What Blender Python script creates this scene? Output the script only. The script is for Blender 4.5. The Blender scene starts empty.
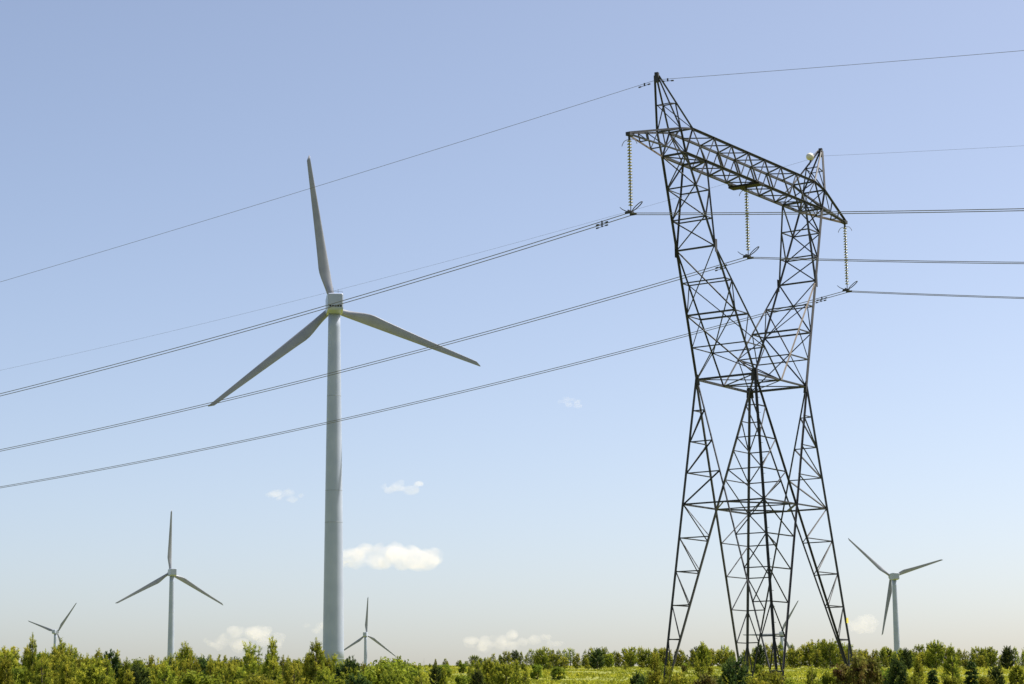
import bpy, bmesh, math, random
import numpy as np
from mathutils import Vector, Matrix

R = math.radians
rnd = random.Random(7)
SC = bpy.context.scene
COL = SC.collection

# ------------------------------------------------------------------ camera
F, TILT, ROLL = 2168.55, 0.17227, 0.01146
ct, st, cr, sr = math.cos(TILT), math.sin(TILT), math.cos(ROLL), math.sin(ROLL)
AX_R, AX_U, AX_F = Vector((1, 0, 0)), Vector((0, -st, ct)), Vector((0, ct, st))
CX, CY = AX_R * cr - AX_U * sr, AX_R * sr + AX_U * cr
cam_data = bpy.data.cameras.new('camera')
cam = bpy.data.objects.new('camera', cam_data)
COL.objects.link(cam)
cam_data.sensor_width = 36.0
cam_data.sensor_fit = 'HORIZONTAL'
cam_data.lens = F / 1024 * 36
cam_data.clip_start, cam_data.clip_end = 0.5, 60000
m = Matrix.Identity(4)
for i in range(3):
    m[i][0], m[i][1], m[i][2] = CX[i], CY[i], -AX_F[i]
cam.matrix_world = m
SC.camera = cam

# ------------------------------------------------------------------ daylight
SUN_AZ, SUN_EL = R(66), R(58)          # azimuth measured from +Y towards +X
world = bpy.data.worlds.new('World')
SC.world = world
world.use_nodes = True
wn = world.node_tree
wn.nodes.clear()
w_out = wn.nodes.new('ShaderNodeOutputWorld')
w_bg = wn.nodes.new('ShaderNodeBackground')
w_sky = wn.nodes.new('ShaderNodeTexSky')
w_sky.sky_type = 'NISHITA'
w_sky.sun_disc = False
w_sky.sun_elevation = SUN_EL
w_sky.sun_rotation = SUN_AZ
w_sky.altitude = 300
w_sky.air_density = 0.7
w_sky.dust_density = 2.2
w_sky.ozone_density = 1.0
w_bg.inputs[1].default_value = 0.115
w_tint = wn.nodes.new('ShaderNodeMixRGB')           # white balance of the sky
w_tint.blend_type = 'MULTIPLY'
w_tint.inputs[0].default_value = 1
w_tint.inputs[2].default_value = (1.07, .995, .94, 1)
w_hs = wn.nodes.new('ShaderNodeHueSaturation')
w_hs.inputs['Saturation'].default_value = 0.97
wn.links.new(w_sky.outputs[0], w_hs.inputs['Color'])
wn.links.new(w_hs.outputs[0], w_tint.inputs[1])
wn.links.new(w_tint.outputs[0], w_bg.inputs[0])
wn.links.new(w_bg.outputs[0], w_out.inputs[0])

sun_d = bpy.data.lights.new('sun', 'SUN')
sun_d.energy = 5.0
sun_d.angle = R(0.53)
sun_d.color = (1.0, 0.95, 0.86)
sun = bpy.data.objects.new('sun', sun_d)
COL.objects.link(sun)
sdir = Vector((math.sin(SUN_AZ) * math.cos(SUN_EL), math.cos(SUN_AZ) * math.cos(SUN_EL), math.sin(SUN_EL)))
sun.rotation_euler = (-sdir).to_track_quat('-Z', 'Y').to_euler()
sun.location = sdir * 200

SC.view_settings.view_transform = 'Standard'
SC.view_settings.look = 'None'
SC.view_settings.gamma = 1
SC.view_settings.use_curve_mapping = False
SC.view_settings.exposure = 0.71
SC.render.engine = 'CYCLES'
SC.cycles.volume_bounces = 3
SC.cycles.transparent_max_bounces = 16

# ------------------------------------------------------------------ helpers
def ray(px, py):
    return CX * (px - 512) + CY * (342 - py) + AX_F * F

def at(px, py, Y):
    d = ray(px, py)
    return d * (Y / d.y)

# the hillside: a plane that rises away from the camera, a ridge, lower land behind it
H_EYE = 2.45
_d1 = CX
_d2 = AX_F * F + CY * (342 - 655)
_n = _d1.cross(_d2)
SX, SY = -_n.x / _n.z, -_n.y / _n.z
def smooth(t):
    t = min(1, max(0, t))
    return t * t * (3 - 2 * t)
def ground(x, y):
    s = smooth((y - 480) / 420)
    xr = max(-0.45 * max(y, 60) - 60, min(0.45 * max(y, 60) + 60, x))
    yy = max(-300, y)
    near = -H_EYE + SX * xr + SY * min(yy, 560)
    bump = 0.16 * math.sin(x * .11 + 1.3) * math.sin(y * .045 + .4) + .1 * math.sin(x * .31 + y * .07)
    far = 1.5 * math.sin(x * .002 + 1) * math.sin(y * .0017)
    return (near + bump) * (1 - s) + (-4 + far) * s

def props(o, label=None, cat=None, group=None, kind=None):
    if label: o['label'] = label
    if cat: o['category'] = cat
    if group: o['group'] = group
    if kind: o['kind'] = kind
    return o

def empty(name, loc=(0, 0, 0), rz=0.0):
    o = bpy.data.objects.new(name, None)
    o.empty_display_size = 0.5
    COL.objects.link(o)
    o.location = loc
    o.rotation_euler = (0, 0, rz)
    return o

def mesh_obj(name, verts, faces, mat, parent=None, smooth_sh=False):
    me = bpy.data.meshes.new(name)
    me.from_pydata([tuple(v) for v in verts], [], faces)
    if smooth_sh:
        me.polygons.foreach_set('use_smooth', [True] * len(me.polygons))
    me.materials.append(mat)
    me.update()
    o = bpy.data.objects.new(name, me)
    COL.objects.link(o)
    if parent: o.parent = parent
    return o

class MB:
    """collects shapes that end up as one mesh object"""
    def __init__(self): self.v, self.f = [], []
    def add(self, vs, fs):
        b = len(self.v)
        self.v += [tuple(v) for v in vs]
        self.f += [tuple(b + i for i in f) for f in fs]
    def frame(self, a, b, hint=None):
        d = (b - a).normalized()
        h = Vector(hint) if hint is not None else Vector((0, 0, 1))
        if abs(d.dot(h.normalized())) > .97: h = Vector((1, 0.2, 0))
        s = d.cross(h).normalized()
        return d, s, s.cross(d).normalized()
    def angle(self, a, b, w, hint=None, t=None):
        """steel angle (L profile) from a to b"""
        a, b = Vector(a), Vector(b)
        t = t or w * .16
        d, s, u = self.frame(a, b, hint)
        prof = [(0, 0), (w, 0), (w, t), (t, t), (t, w), (0, w)]
        vs = []
        for p in (a, b):
            for x, y in prof: vs.append(p + s * (x - w * .35) + u * (y - w * .35))
        fs = [(i, (i + 1) % 6, 6 + (i + 1) % 6, 6 + i) for i in range(6)]
        fs += [(5, 4, 3, 0), (3, 2, 1, 0), (6, 9, 10, 11), (6, 7, 8, 9)]
        self.add(vs, fs)
    def bar(self, a, b, w, h=None, hint=None):
        a, b = Vector(a), Vector(b)
        h = h or w
        d, s, u = self.frame(a, b, hint)
        vs = []
        for p in (a, b):
            for x, y in ((-1, -1), (1, -1), (1, 1), (-1, 1)): vs.append(p + s * x * w / 2 + u * y * h / 2)
        self.add(vs, [(0, 1, 5, 4), (1, 2, 6, 5), (2, 3, 7, 6), (3, 0, 4, 7), (3, 2, 1, 0), (4, 5, 6, 7)])
    def box(self, c, sx, sy, sz):
        c = Vector(c)
        self.bar(c - Vector((0, 0, sz / 2)), c + Vector((0, 0, sz / 2)), sx, sy, hint=(0, 1, 0))
    def tube(self, pts, r, n=8, cap=True):
        pts = [Vector(p) for p in pts]
        rr = r if isinstance(r, (list, tuple)) else [r] * len(pts)
        vs, fs = [], []
        prev = None
        for i, p in enumerate(pts):
            d = (pts[min(i + 1, len(pts) - 1)] - pts[max(i - 1, 0)]).normalized()
            if prev is None:
                h = Vector((0, 0, 1)) if abs(d.z) < .9 else Vector((1, 0, 0))
                s = d.cross(h).normalized()
            else:
                s = (prev - d * prev.dot(d)).normalized()
            prev = s
            u = s.cross(d)
            for k in range(n):
                a = 2 * math.pi * k / n
                vs.append(p + (s * math.cos(a) + u * math.sin(a)) * rr[i])
        for i in range(len(pts) - 1):
            for k in range(n):
                fs.append((i * n + k, i * n + (k + 1) % n, (i + 1) * n + (k + 1) % n, (i + 1) * n + k))
        if cap:
            fs.append(tuple(range(n))[::-1])
            fs.append(tuple((len(pts) - 1) * n + k for k in range(n)))
        self.add(vs, fs)
    def lathe(self, prof, c=(0, 0, 0), n=16):
        """prof = [(r, z)]"""
        c = Vector(c)
        vs, fs = [], []
        for r_, z in prof:
            for k in range(n):
                a = 2 * math.pi * k / n
                vs.append(c + Vector((r_ * math.cos(a), r_ * math.sin(a), z)))
        for i in range(len(prof) - 1):
            for k in range(n):
                fs.append((i * n + k, i * n + (k + 1) % n, (i + 1) * n + (k + 1) % n, (i + 1) * n + k))
        fs.append(tuple(range(n))[::-1])
        fs.append(tuple((len(prof) - 1) * n + k for k in range(n)))
        self.add(vs, fs)
    def build(self, name, mat, parent=None, sm=False):
        return mesh_obj(name, self.v, self.f, mat, parent, sm)

def copy_tree(o, parent=None):
    c = o.copy()
    COL.objects.link(c)
    if parent: c.parent = parent
    for ch in o.children: copy_tree(ch, c)
    return c

# ------------------------------------------------------------------ materials
def new_mat(name):
    mt = bpy.data.materials.new(name)
    mt.use_nodes = True
    nt = mt.node_tree
    return mt, nt, nt.nodes['Principled BSDF'], nt.nodes['Material Output']

def noisy(name, c1, c2, scale=3, rough=.5, metal=0.0, bump=0.0, c3=None, coord='Object', detail=6):
    mt, nt, bs, out = new_mat(name)
    tc = nt.nodes.new('ShaderNodeTexCoord')
    nz = nt.nodes.new('ShaderNodeTexNoise')
    nz.inputs['Scale'].default_value = scale
    nz.inputs['Detail'].default_value = detail
    nt.links.new(tc.outputs[coord], nz.inputs['Vector'])
    rp = nt.nodes.new('ShaderNodeValToRGB')
    rp.color_ramp.elements[0].position, rp.color_ramp.elements[1].position = .35, .65
    rp.color_ramp.elements[0].color, rp.color_ramp.elements[1].color = (*c1, 1), (*c2, 1)
    if c3:
        e = rp.color_ramp.elements.new(.74)
        e.color = (*c3, 1)
    nt.links.new(nz.outputs['Fac'], rp.inputs['Fac'])
    nt.links.new(rp.outputs['Color'], bs.inputs['Base Color'])
    bs.inputs['Roughness'].default_value = rough
    bs.inputs['Metallic'].default_value = metal
    if bump:
        b = nt.nodes.new('ShaderNodeBump')
        b.inputs['Strength'].default_value = bump
        nt.links.new(nz.outputs['Fac'], b.inputs['Height'])
        nt.links.new(b.outputs['Normal'], bs.inputs['Normal'])
    return mt

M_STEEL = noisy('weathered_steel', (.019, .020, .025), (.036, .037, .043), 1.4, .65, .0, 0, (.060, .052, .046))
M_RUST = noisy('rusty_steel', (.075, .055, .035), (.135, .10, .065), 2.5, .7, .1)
M_WHITE = noisy('turbine_paint', (.335, .38, .48), (.39, .435, .535), .25, .3, 0, 0)
M_BLADE = noisy('blade_gelcoat', (.235, .245, .28), (.295, .305, .335), .3, .4, 0, 0)
M_SEAM = noisy('flange_grime', (.22, .25, .30), (.28, .31, .36), 3, .6)
M_DARK = noisy('vent_dark', (.004, .004, .005), (.012, .010, .009), 5, .7)
M_GLASS = noisy('glazed_insulator', (.19, .18, .10), (.32, .30, .17), 8, .25)
M_CABLE = noisy('weathered_aluminium', (.12, .12, .135), (.18, .18, .195), 4, .6, .2)
M_CONC = noisy('concrete', (.28, .27, .25), (.40, .38, .35), 3, .9, 0, .2)
M_BALL = noisy('marker_ball_paint', (.66, .62, .52), (.76, .72, .62), 4, .5)
M_YELLOW = noisy('yellow_plate', (.72, .60, .05), (.80, .68, .10), 6, .5)
M_BARK = noisy('bark', (.055, .04, .028), (.12, .085, .06), 9, .9, 0, .4)
M_GREYWOOD = noisy('dead_wood', (.22, .20, .18), (.32, .30, .27), 8, .9)

def foliage(name, dark, light, tip, transl=.35, hue_var=.03):
    mt, nt, bs, out = new_mat(name)
    at_ = nt.nodes.new('ShaderNodeAttribute')
    at_.attribute_name = 'tint'
    rp = nt.nodes.new('ShaderNodeValToRGB')
    el = rp.color_ramp.elements
    el[0].position, el[0].color = 0.0, (*dark, 1)
    el[1].position, el[1].color = 1.0, (*tip, 1)
    e = el.new(.55); e.color = (*light, 1)
    nt.links.new(at_.outputs['Fac'], rp.inputs['Fac'])
    oi = nt.nodes.new('ShaderNodeObjectInfo')
    hs = nt.nodes.new('ShaderNodeHueSaturation')
    mr = nt.nodes.new('ShaderNodeMapRange')
    mr.inputs['To Min'].default_value, mr.inputs['To Max'].default_value = .5 - hue_var, .5 + hue_var
    nt.links.new(oi.outputs['Random'], mr.inputs['Value'])
    nt.links.new(mr.outputs['Result'], hs.inputs['Hue'])
    mr2 = nt.nodes.new('ShaderNodeMapRange')
    mr2.inputs['To Min'].default_value, mr2.inputs['To Max'].default_value = .75, 1.25
    ml = nt.nodes.new('ShaderNodeMath'); ml.operation = 'MULTIPLY'; ml.inputs[1].default_value = 7.31
    fr = nt.nodes.new('ShaderNodeMath'); fr.operation = 'FRACT'
    nt.links.new(oi.outputs['Random'], ml.inputs[0]); nt.links.new(ml.outputs[0], fr.inputs[0])
    nt.links.new(fr.outputs[0], mr2.inputs['Value'])
    nt.links.new(mr2.outputs['Result'], hs.inputs['Value'])
    nt.links.new(rp.outputs['Color'], hs.inputs['Color'])
    tr = nt.nodes.new('ShaderNodeBsdfTranslucent')
    mx = nt.nodes.new('ShaderNodeMixShader')
    mx.inputs[0].default_value = transl
    nt.links.new(hs.outputs['Color'], bs.inputs['Base Color'])
    nt.links.new(hs.outputs['Color'], tr.inputs['Color'])
    bs.inputs['Roughness'].default_value = .7
    bs.inputs['Specular IOR Level'].default_value = .12
    nt.links.new(bs.outputs[0], mx.inputs[1])
    nt.links.new(tr.outputs[0], mx.inputs[2])
    nt.links.new(mx.outputs[0], out.inputs['Surface'])
    return mt

M_PINE = foliage('pine_needles', (.042, .066, .010), (.185, .22, .022), (.46, .44, .05), .5, .018)
M_SPRUCE = foliage('spruce_needles', (.016, .036, .012), (.055, .09, .024), (.14, .18, .04), .3)
M_LEAF = foliage('broad_leaves', (.06, .09, .010), (.22, .25, .025), (.46, .44, .05), .5)
M_REDLEAF = foliage('reddish_leaves', (.06, .026, .014), (.125, .105, .026), (.20, .21, .04), .42, .0)
M_GRASS = foliage('meadow_grass', (.12, .15, .013), (.27, .28, .025), (.46, .41, .045), .5, .0)

# ground
def ground_mat():
    mt, nt, bs, out = new_mat('meadow')
    tc = nt.nodes.new('ShaderNodeTexCoord')
    n1 = nt.nodes.new('ShaderNodeTexNoise'); n1.inputs['Scale'].default_value = .05; n1.inputs['Detail'].default_value = 5
    n2 = nt.nodes.new('ShaderNodeTexNoise'); n2.inputs['Scale'].default_value = .9; n2.inputs['Detail'].default_value = 8
    for n in (n1, n2): nt.links.new(tc.outputs['Object'], n.inputs['Vector'])
    r1 = nt.nodes.new('ShaderNodeValToRGB')
    r1.color_ramp.elements[0].position, r1.color_ramp.elements[1].position = .36, .64
    r1.color_ramp.elements[0].color = (.15, .175, .016, 1)
    r1.color_ramp.elements[1].color = (.25, .25, .026, 1)
    r2 = nt.nodes.new('ShaderNodeValToRGB')
    r2.color_ramp.elements[0].position, r2.color_ramp.elements[1].position = .3, .7
    r2.color_ramp.elements[0].color = (.75, .77, .65, 1)
    r2.color_ramp.elements[1].color = (1, 1, 1, 1)
    nt.links.new(n1.outputs['Fac'], r1.inputs['Fac']); nt.links.new(n2.outputs['Fac'], r2.inputs['Fac'])
    mx = nt.nodes.new('ShaderNodeMixRGB'); mx.blend_type = 'MULTIPLY'; mx.inputs[0].default_value = 1
    nt.links.new(r1.outputs[0], mx.inputs[1]); nt.links.new(r2.outputs[0], mx.inputs[2])
    nt.links.new(mx.outputs[0], bs.inputs['Base Color'])
    bs.inputs['Roughness'].default_value = .95
    b = nt.nodes.new('ShaderNodeBump'); b.inputs['Strength'].default_value = .6; b.inputs['Distance'].default_value = .4
    nt.links.new(n2.outputs['Fac'], b.inputs['Height']); nt.links.new(b.outputs['Normal'], bs.inputs['Normal'])
    return mt
M_GROUND = ground_mat()

# ------------------------------------------------------------------ the setting: ground
def build_ground():
    ys = [-300, -150, -60, -20, 0]
    y = 0
    while y < 700: y += 6; ys.append(y)
    while y < 20000: y *= 1.12; ys.append(y)
    ts = [i / 60 * 2 - 1 for i in range(61)]
    vs, fs = [], []
    for yy in ys:
        half = 140 + max(0, yy) * .9
        for t in ts:
            x = t * half
            vs.append((x, yy, ground(x, yy)))
    n = len(ts)
    for j in range(len(ys) - 1):
        for i in range(n - 1):
            fs.append((j * n + i, j * n + i + 1, (j + 1) * n + i + 1, (j + 1) * n + i))
    o = mesh_obj('ground', vs, fs, M_GROUND, None, True)
    props(o, kind='structure')
build_ground()

# ------------------------------------------------------------------ lattice tower
TX, TY, TA = 11.1798, 100.0, 0.97307
CA, SA = math.cos(TA), math.sin(TA)
def tw(u, v, z): return Vector((TX + u * CA - v * SA, TY + u * SA + v * CA, z))
u_t, z_t, u_a, z_a = 10.6418, 24.95, 8.146, 28.21
u_to, z_to, u_ti, z_T = 7.187, 25.90, 6.105, 26.12
u_o, u_i, v_b, z_B, z_k = 6.7835, 4.9188, .6035, 24.865, 20.878
w_w, v_w, z_W, z_X, z_F, u_f, v_f = 2.5471, 1.5035, 15.3147, 9.548, 3.5282, 3.7108, 2.6495

def build_tower():
    root = empty('transmission_tower', (TX, TY, ground(TX, TY)), TA)
    props(root, 'tall dark steel lattice pylon with a wide crossarm and two peaks', 'pylon')
    z0 = root.location.z
    V = lambda u, v, z: Vector((u, v, z - z0))
    lerp = lambda a, b, t: a + (b - a) * t
    zfoot = .42
    kz = (z_W - zfoot) / (z_W - z_F)
    uF, vF = w_w + (u_f - w_w) * kz, v_w + (v_f - v_w) * kz
    W = {(s, t): V(s * w_w, t * v_w, z_W) for s in (-1, 1) for t in (-1, 1)}
    FT = {(s, t): V(s * uF, t * vF, zfoot) for s in (-1, 1) for t in (-1, 1)}
    def leg_at(k, z):
        return lerp(W[k], FT[k], (z_W - z) / (z_W - zfoot))
    def crossp(a, b, z):     # point on the straight line from waist corner a to foot b at height z
        return lerp(W[a], FT[b], (z_W - z) / (z_W - zfoot))
    up_levels = [z_W - (z_W - z_X) * f for f in (.25, .5, .75)]
    dn_levels = [z_X - (z_X - zfoot) * i / 6 for i in range(1, 6)]
    nb = {(-1, -1): [(1, -1), (-1, 1)], (1, -1): [(-1, -1), (1, 1)], (1, 1): [(-1, 1), (1, -1)], (-1, 1): [(1, 1), (-1, -1)]}
    for k in W:
        c = Vector((k[0], k[1], 0))
        mb = MB()
        foot_end = leg_at(k, z0 - .5)
        gz = ground(*tw(foot_end.x, foot_end.y, 0).xy) - z0
        foot = lerp(W[k], FT[k], (W[k].z - (gz + .12)) / (W[k].z - FT[k].z))
        mb.angle(W[k] + Vector((0, 0, .25)), foot, .104, c)
        # step bolts up one leg
        if k == (-1, -1):
            z = 3.0
            while z < 15:
                p = leg_at(k, z)
                mb.bar(p, p + Vector((-.10 if int(z * 3) % 2 else .10, -.10, 0)), .018)
                z += .35
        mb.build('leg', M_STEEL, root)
        # lattice between the leg and the two face diagonals
        mb = MB()
        for n in nb[k]:
            mid = crossp(k, n, z_X)
            prev = None
            ls = up_levels + [z_X]
            for i, z in enumerate(ls):
                a, b = leg_at(k, z), crossp(k, n, z)
                if i < 3: mb.angle(a, b, .05, c)
                if i > 0: mb.angle(a, crossp(k, n, ls[i - 1]), .055, c)
            ls = [z_X] + dn_levels
            for i, z in enumerate(ls):
                a, b = leg_at(k, z), crossp(n, k, z)
                if i > 0: mb.angle(a, b, .05 if i < 5 else .065, c)
                zn = ls[i + 1] if i < 5 else zfoot + .25
                mb.angle(a, crossp(n, k, zn), .045, c)
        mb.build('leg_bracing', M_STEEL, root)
        ft = MB()
        ft.lathe([(.42, -.9), (.42, .02), (.36, .10), (.30, .12)], (foot.x, foot.y, gz), 14)
        ft.build('footing', M_CONC, root)
    # the big X of each face and the belt at the crossing
    for a, b in (((-1, -1), (1, -1)), ((1, -1), (1, 1)), ((1, 1), (-1, 1)), ((-1, 1), (-1, -1))):
        mb = MB()
        h = Vector((a[0] + b[0], a[1] + b[1], 0))
        za = zfoot + .15
        mb.angle(W[a], crossp(a, b, za), .08, h)
        mb.angle(W[b] + h * .02, crossp(b, a, za) + h * .02, .08, h)
        mb.angle(leg_at(a, z_X), leg_at(b, z_X), .075, (0, 0, 1))
        mb.build('face_brace', M_STEEL, root)
    mb = MB()
    mids = [V(s[0], s[1], z_X) for s in (((crossp((-1, -1), (-1, 1), z_X)).x, 0), (0, crossp((-1, -1), (1, -1), z_X).y), (crossp((1, -1), (1, 1), z_X).x, 0), (0, crossp((-1, 1), (1, 1), z_X).y))]
    for i in range(4): mb.angle(mids[i], mids[(i + 1) % 4], .07)
    mb.angle(mids[1], mids[3], .05)
    mb.build('belt_frame', M_STEEL, root)
    # waist
    mb = MB()
    WM = {t: V(0, t * v_w, z_W) for t in (-1, 1)}
    for a, b in (((-1, -1), (1, -1)), ((1, -1), (1, 1)), ((1, 1), (-1, 1)), ((-1, 1), (-1, -1))):
        mb.angle(W[a], W[b], .10, (0, 0, 1))
    mb.angle(WM[-1], WM[1], .06)
    mb.angle(W[(-1, 1)], WM[-1], .045); mb.angle(W[(-1, -1)], WM[1], .045)
    mb.angle(W[(1, 1)], WM[-1], .045); mb.angle(W[(1, -1)], WM[1], .045)
    for k in W:      # gusset plates
        p = W[k]
        mb.bar(p + Vector((-.12 * k[0], k[1] * .07, -.28)), p + Vector((-.06 * k[0], k[1] * .07, .20)), .13, .02, hint=(0, 1, 0))
        mb.bar(p + Vector((k[0] * .07, -.12 * k[1], -.28)), p + Vector((k[0] * .07, -.06 * k[1], .20)), .02, .13, hint=(0, 1, 0))
    mb.build('waist_frame', M_STEEL, root)
    # the two columns of the upper V
    for s in (-1, 1):
        mb = MB(); rb = MB()
        O = lambda t, z: lerp(W[(s, t)], V(s * u_o, t * v_b, z_B), (z - z_W) / (z_B - z_W))
        def I(t, z):
            if z <= z_k: return lerp(WM[t], O(t, z_k), (z - z_W) / (z_k - z_W))
            return lerp(O(t, z_k), V(s * u_i, t * v_b, z_B), (z - z_k) / (z_B - z_k))
        for t in (-1, 1):
            hh = (s, t, 0)
            mb.angle(W[(s, t)], V(s * u_o, t * v_b, z_B), .10, hh)
            (rb if (s == 1 and t == -1) else mb).angle(WM[t], O(t, z_k), .075, hh)
            mb.angle(O(t, z_k), V(s * u_i, t * v_b, z_B), .08, hh)
            p = O(t, z_k)
            mb.bar(p + Vector((0, t * .06, -.3)), p + Vector((0, t * .06, .3)), .2, .02, hint=(0, 1, 0))
        lo = [z_k + (z_W - z_k) * f for f in (0, .25, .5, .75, 1)]
        up = [z_B + (z_k - z_B) * f for f in (0, .345, .68, 1)]
        for i, z in enumerate(lo[:-1]):
            wd = .075 if i in (0, 2) else .05
            mb.angle(O(-1, z), O(1, z), wd)
            if i > 0:
                mb.angle(I(-1, z), I(1, z), wd)
                for t in (-1, 1): mb.angle(O(t, z), I(t, z), .055)
                for t in (-1, 1): mb.angle(I(t, z), O(t, lo[i + 1]), .05)
        for i in (0, 2):
            mb.angle(O(1, lo[i]), O(-1, lo[i + 2]), .07, (s, 0, 0))
            mb.angle(O(-1, lo[i]) + Vector((s * .06, 0, 0)), O(1, lo[i + 2]) + Vector((s * .06, 0, 0)), .055, (s, 0, 0))
        mb.angle(I(1, lo[1]), I(-1, lo[3]), .045); mb.angle(I(-1, lo[1]) , I(1, lo[3]) - Vector((s * .05, 0, 0)), .045)
        mb.angle(I(1, lo[3]), WM[-1], .045)
        for i in range(3):
            z, zn = up[i], up[i + 1]
            if i > 0:
                mb.angle(O(-1, z), O(1, z), .055)
                mb.angle(I(-1, z), I(1, z), .055)
                for t in (-1, 1): mb.angle(O(t, z), I(t, z), .05)
            mb.angle(O(1, z), O(-1, zn), .06, (s, 0, 0))
            mb.angle(O(-1, z) + Vector((s * .05, 0, 0)), O(1, zn) + Vector((s * .05, 0, 0)), .06, (s, 0, 0))
            for t in (-1, 1):
                if i < 2: mb.angle(I(t, z), O(t, zn), .055, (0, t, 0))
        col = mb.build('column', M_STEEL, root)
        if rb.v:
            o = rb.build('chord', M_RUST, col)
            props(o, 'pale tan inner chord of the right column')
    # crossarm box truss
    mb = MB(); rust = []
    B = lambda u, t: V(u, t * v_b, z_B)
    T = lambda u, t: V(u, t * v_b, z_T)
    for t in (-1, 1):
        mb.angle(B(-u_o, t), B(u_o, t), .11, (0, t, 0))
        mb.angle(T(-u_ti, t), T(u_ti, t), .10, (0, t, 0))
    nB = [-u_i + 2 * u_i * i / 6 for i in range(7)]
    nH = [-u_i + 2 * u_i * (i + .5) / 6 for i in range(6)]
    extB = [-u_o, -u_i] ; 
    for t, bot, top in ((-1, nB, [-u_ti] + nH + [u_ti]), (1, [-u_i] + nH + [u_i], [-u_ti] + nB[1:-1] + [u_ti])):
        # Warren side face: alternate top and bottom nodes
        if t == -1:
            for i in range(6):
                mb.angle(B(nB[i], t), T(nH[i], t), .06, (0, 1, 0)); mb.angle(T(nH[i], t), B(nB[i + 1], t), .06, (0, 1, 0))
        else:
            for i in range(6):
                a, b = nB[i], nB[i + 1]
                mb.angle(T(a if i else -u_ti, t), B(nH[i], t), .06, (0, 1, 0)); mb.angle(B(nH[i], t), T(b if i < 5 else u_ti, t), .06, (0, 1, 0))
        for s in (-1, 1):
            mb.angle(B(s * u_i, t), T(s * u_ti, t), .06, (0, 1, 0))
    for i in range(6):
        # bottom and top lacing
        mb.angle(B(nB[i], -1), B(nH[i], 1), .065); mb.angle(B(nH[i], 1), B(nB[i + 1], -1), .055)
        mb.angle(T(nB[i], 1), T(nH[i], -1), .055); mb.angle(T(nH[i], -1), T(nB[i + 1], 1), .055)
    TO = lambda s, t: V(s * u_to, t * v_b, z_to)
    for s in (-1, 1):
        tip = V(s * u_t, 0, z_t)
        for t in (-1, 1):
            e = Vector((0, t * .05, 0))
            if t == 1:
                q = MB(); q.angle(B(s * u_o, t), tip + e, .09, (0, t, 0)); rust.append(q)
            else: mb.angle(B(s * u_o, t), tip + e, .09, (0, t, 0))
            mb.angle(T(s * u_ti, t), TO(s, t), .09, (0, t, 0))
            mb.angle(TO(s, t), tip + e + Vector((0, 0, .08)), .09, (0, t, 0))
            mb.angle(TO(s, t), B(s * u_o, t), .075, (0, t, 0))
            mb.angle(T(s * u_ti, t), B(s * u_o, t), .06, (0, t, 0))
            for f, g in ((.36, .36), (.68, .68)):
                a = lerp(B(s * u_o, t), tip, f); b = lerp(TO(s, t), tip, g)
                mb.angle(a, b, .045)
            mb.angle(TO(s, t), lerp(B(s * u_o, t), tip, .36), .045)
        for a, b, w in ((B(s * u_o, -1), B(s * u_o, 1), .085), (B(s * u_i, -1), B(s * u_i, 1), .085), (TO(s, -1), TO(s, 1), .07),
                        (T(s * u_ti, -1), T(s * u_ti, 1), .07), (B(s * u_o, 1), B(s * u_i, -1), .06), (B(s * u_o, -1), B(s * u_i, 1), .05),
                        (B(s * u_o, 1), TO(s, -1), .05), (B(s * u_o, -1), T(s * u_ti, 1), .05),
                        (B(s * u_i, 1), T(s * u_ti, -1), .055)):
            mb.angle(a, b, w)
        for f in (.36, .68):
            mb.angle(lerp(B(s * u_o, -1), tip, f), lerp(B(s * u_o, 1), tip, f), .045)
            mb.angle(lerp(B(s * u_o, -1), tip, f), lerp(TO(s, 1), tip, f), .04)
        mb.bar(tip + Vector((-s * .25, 0, .04)), tip + Vector((s * .12, 0, .02)), .22, .16)
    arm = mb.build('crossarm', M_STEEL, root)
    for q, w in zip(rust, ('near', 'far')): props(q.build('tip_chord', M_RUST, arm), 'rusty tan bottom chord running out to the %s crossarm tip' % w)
    # working platform under the middle of the crossarm
    mb = MB()
    for i in range(5):
        y = -.95 + i * .1
    for i in range(6):
        uu = -.22 + i * .088
        mb.bar(V(uu, -.82, z_B - .09), V(uu, .82, z_B - .09), .075, .10)
    mb.bar(V(-.42, -.72, z_B - .02), V(.42, -.72, z_B - .02), .07, .07)
    mb.bar(V(-.42, .72, z_B - .02), V(.42, .72, z_B - .02), .07, .07)
    mb.build('platform', M_DARK, root)
    # the two earth wire peaks
    for s in (-1, 1):
        mb = MB()
        ap = V(s * u_a, 0, z_a)
        f = .52
        for t in (-1, 1):
            for (b, sg) in ((TO(s, t), 1), (T(s * u_ti, t), -1)):
                e = Vector((sg * s * .06, t * .06, 0))
                mb.angle(b, ap + e, .085 if t == 1 or s == 1 else .07, (s * sg, t, 0))
        r_ = {}
        for t in (-1, 1):
            for n, b in (('o', TO(s, t)), ('i', T(s * u_ti, t))):
                r_[(n, t)] = lerp(ap, b, f)
        ring = [('o', 1), ('o', -1), ('i', -1), ('i', 1)]
        for i in range(4): mb.angle(r_[ring[i]], r_[ring[(i + 1) % 4]], .045)
        mb.angle(r_[('i', 1)], TO(s, 1), .045); mb.angle(r_[('i', -1)], TO(s, -1), .045)
        mb.angle(r_[('o', 1)], TO(s, -1), .04); mb.angle(r_[('i', 1)], T(s * u_ti, -1), .04)
        mb.bar(ap + Vector((0, 0, -.30)), ap + Vector((0, 0, .14)), .17, .17)
        mb.build('peak', M_STEEL, root)
    # round ball on a bracket by the right peak
    c = V(u_a - .74, .25, z_a - .40)
    bl = MB()
    n = 12
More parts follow.
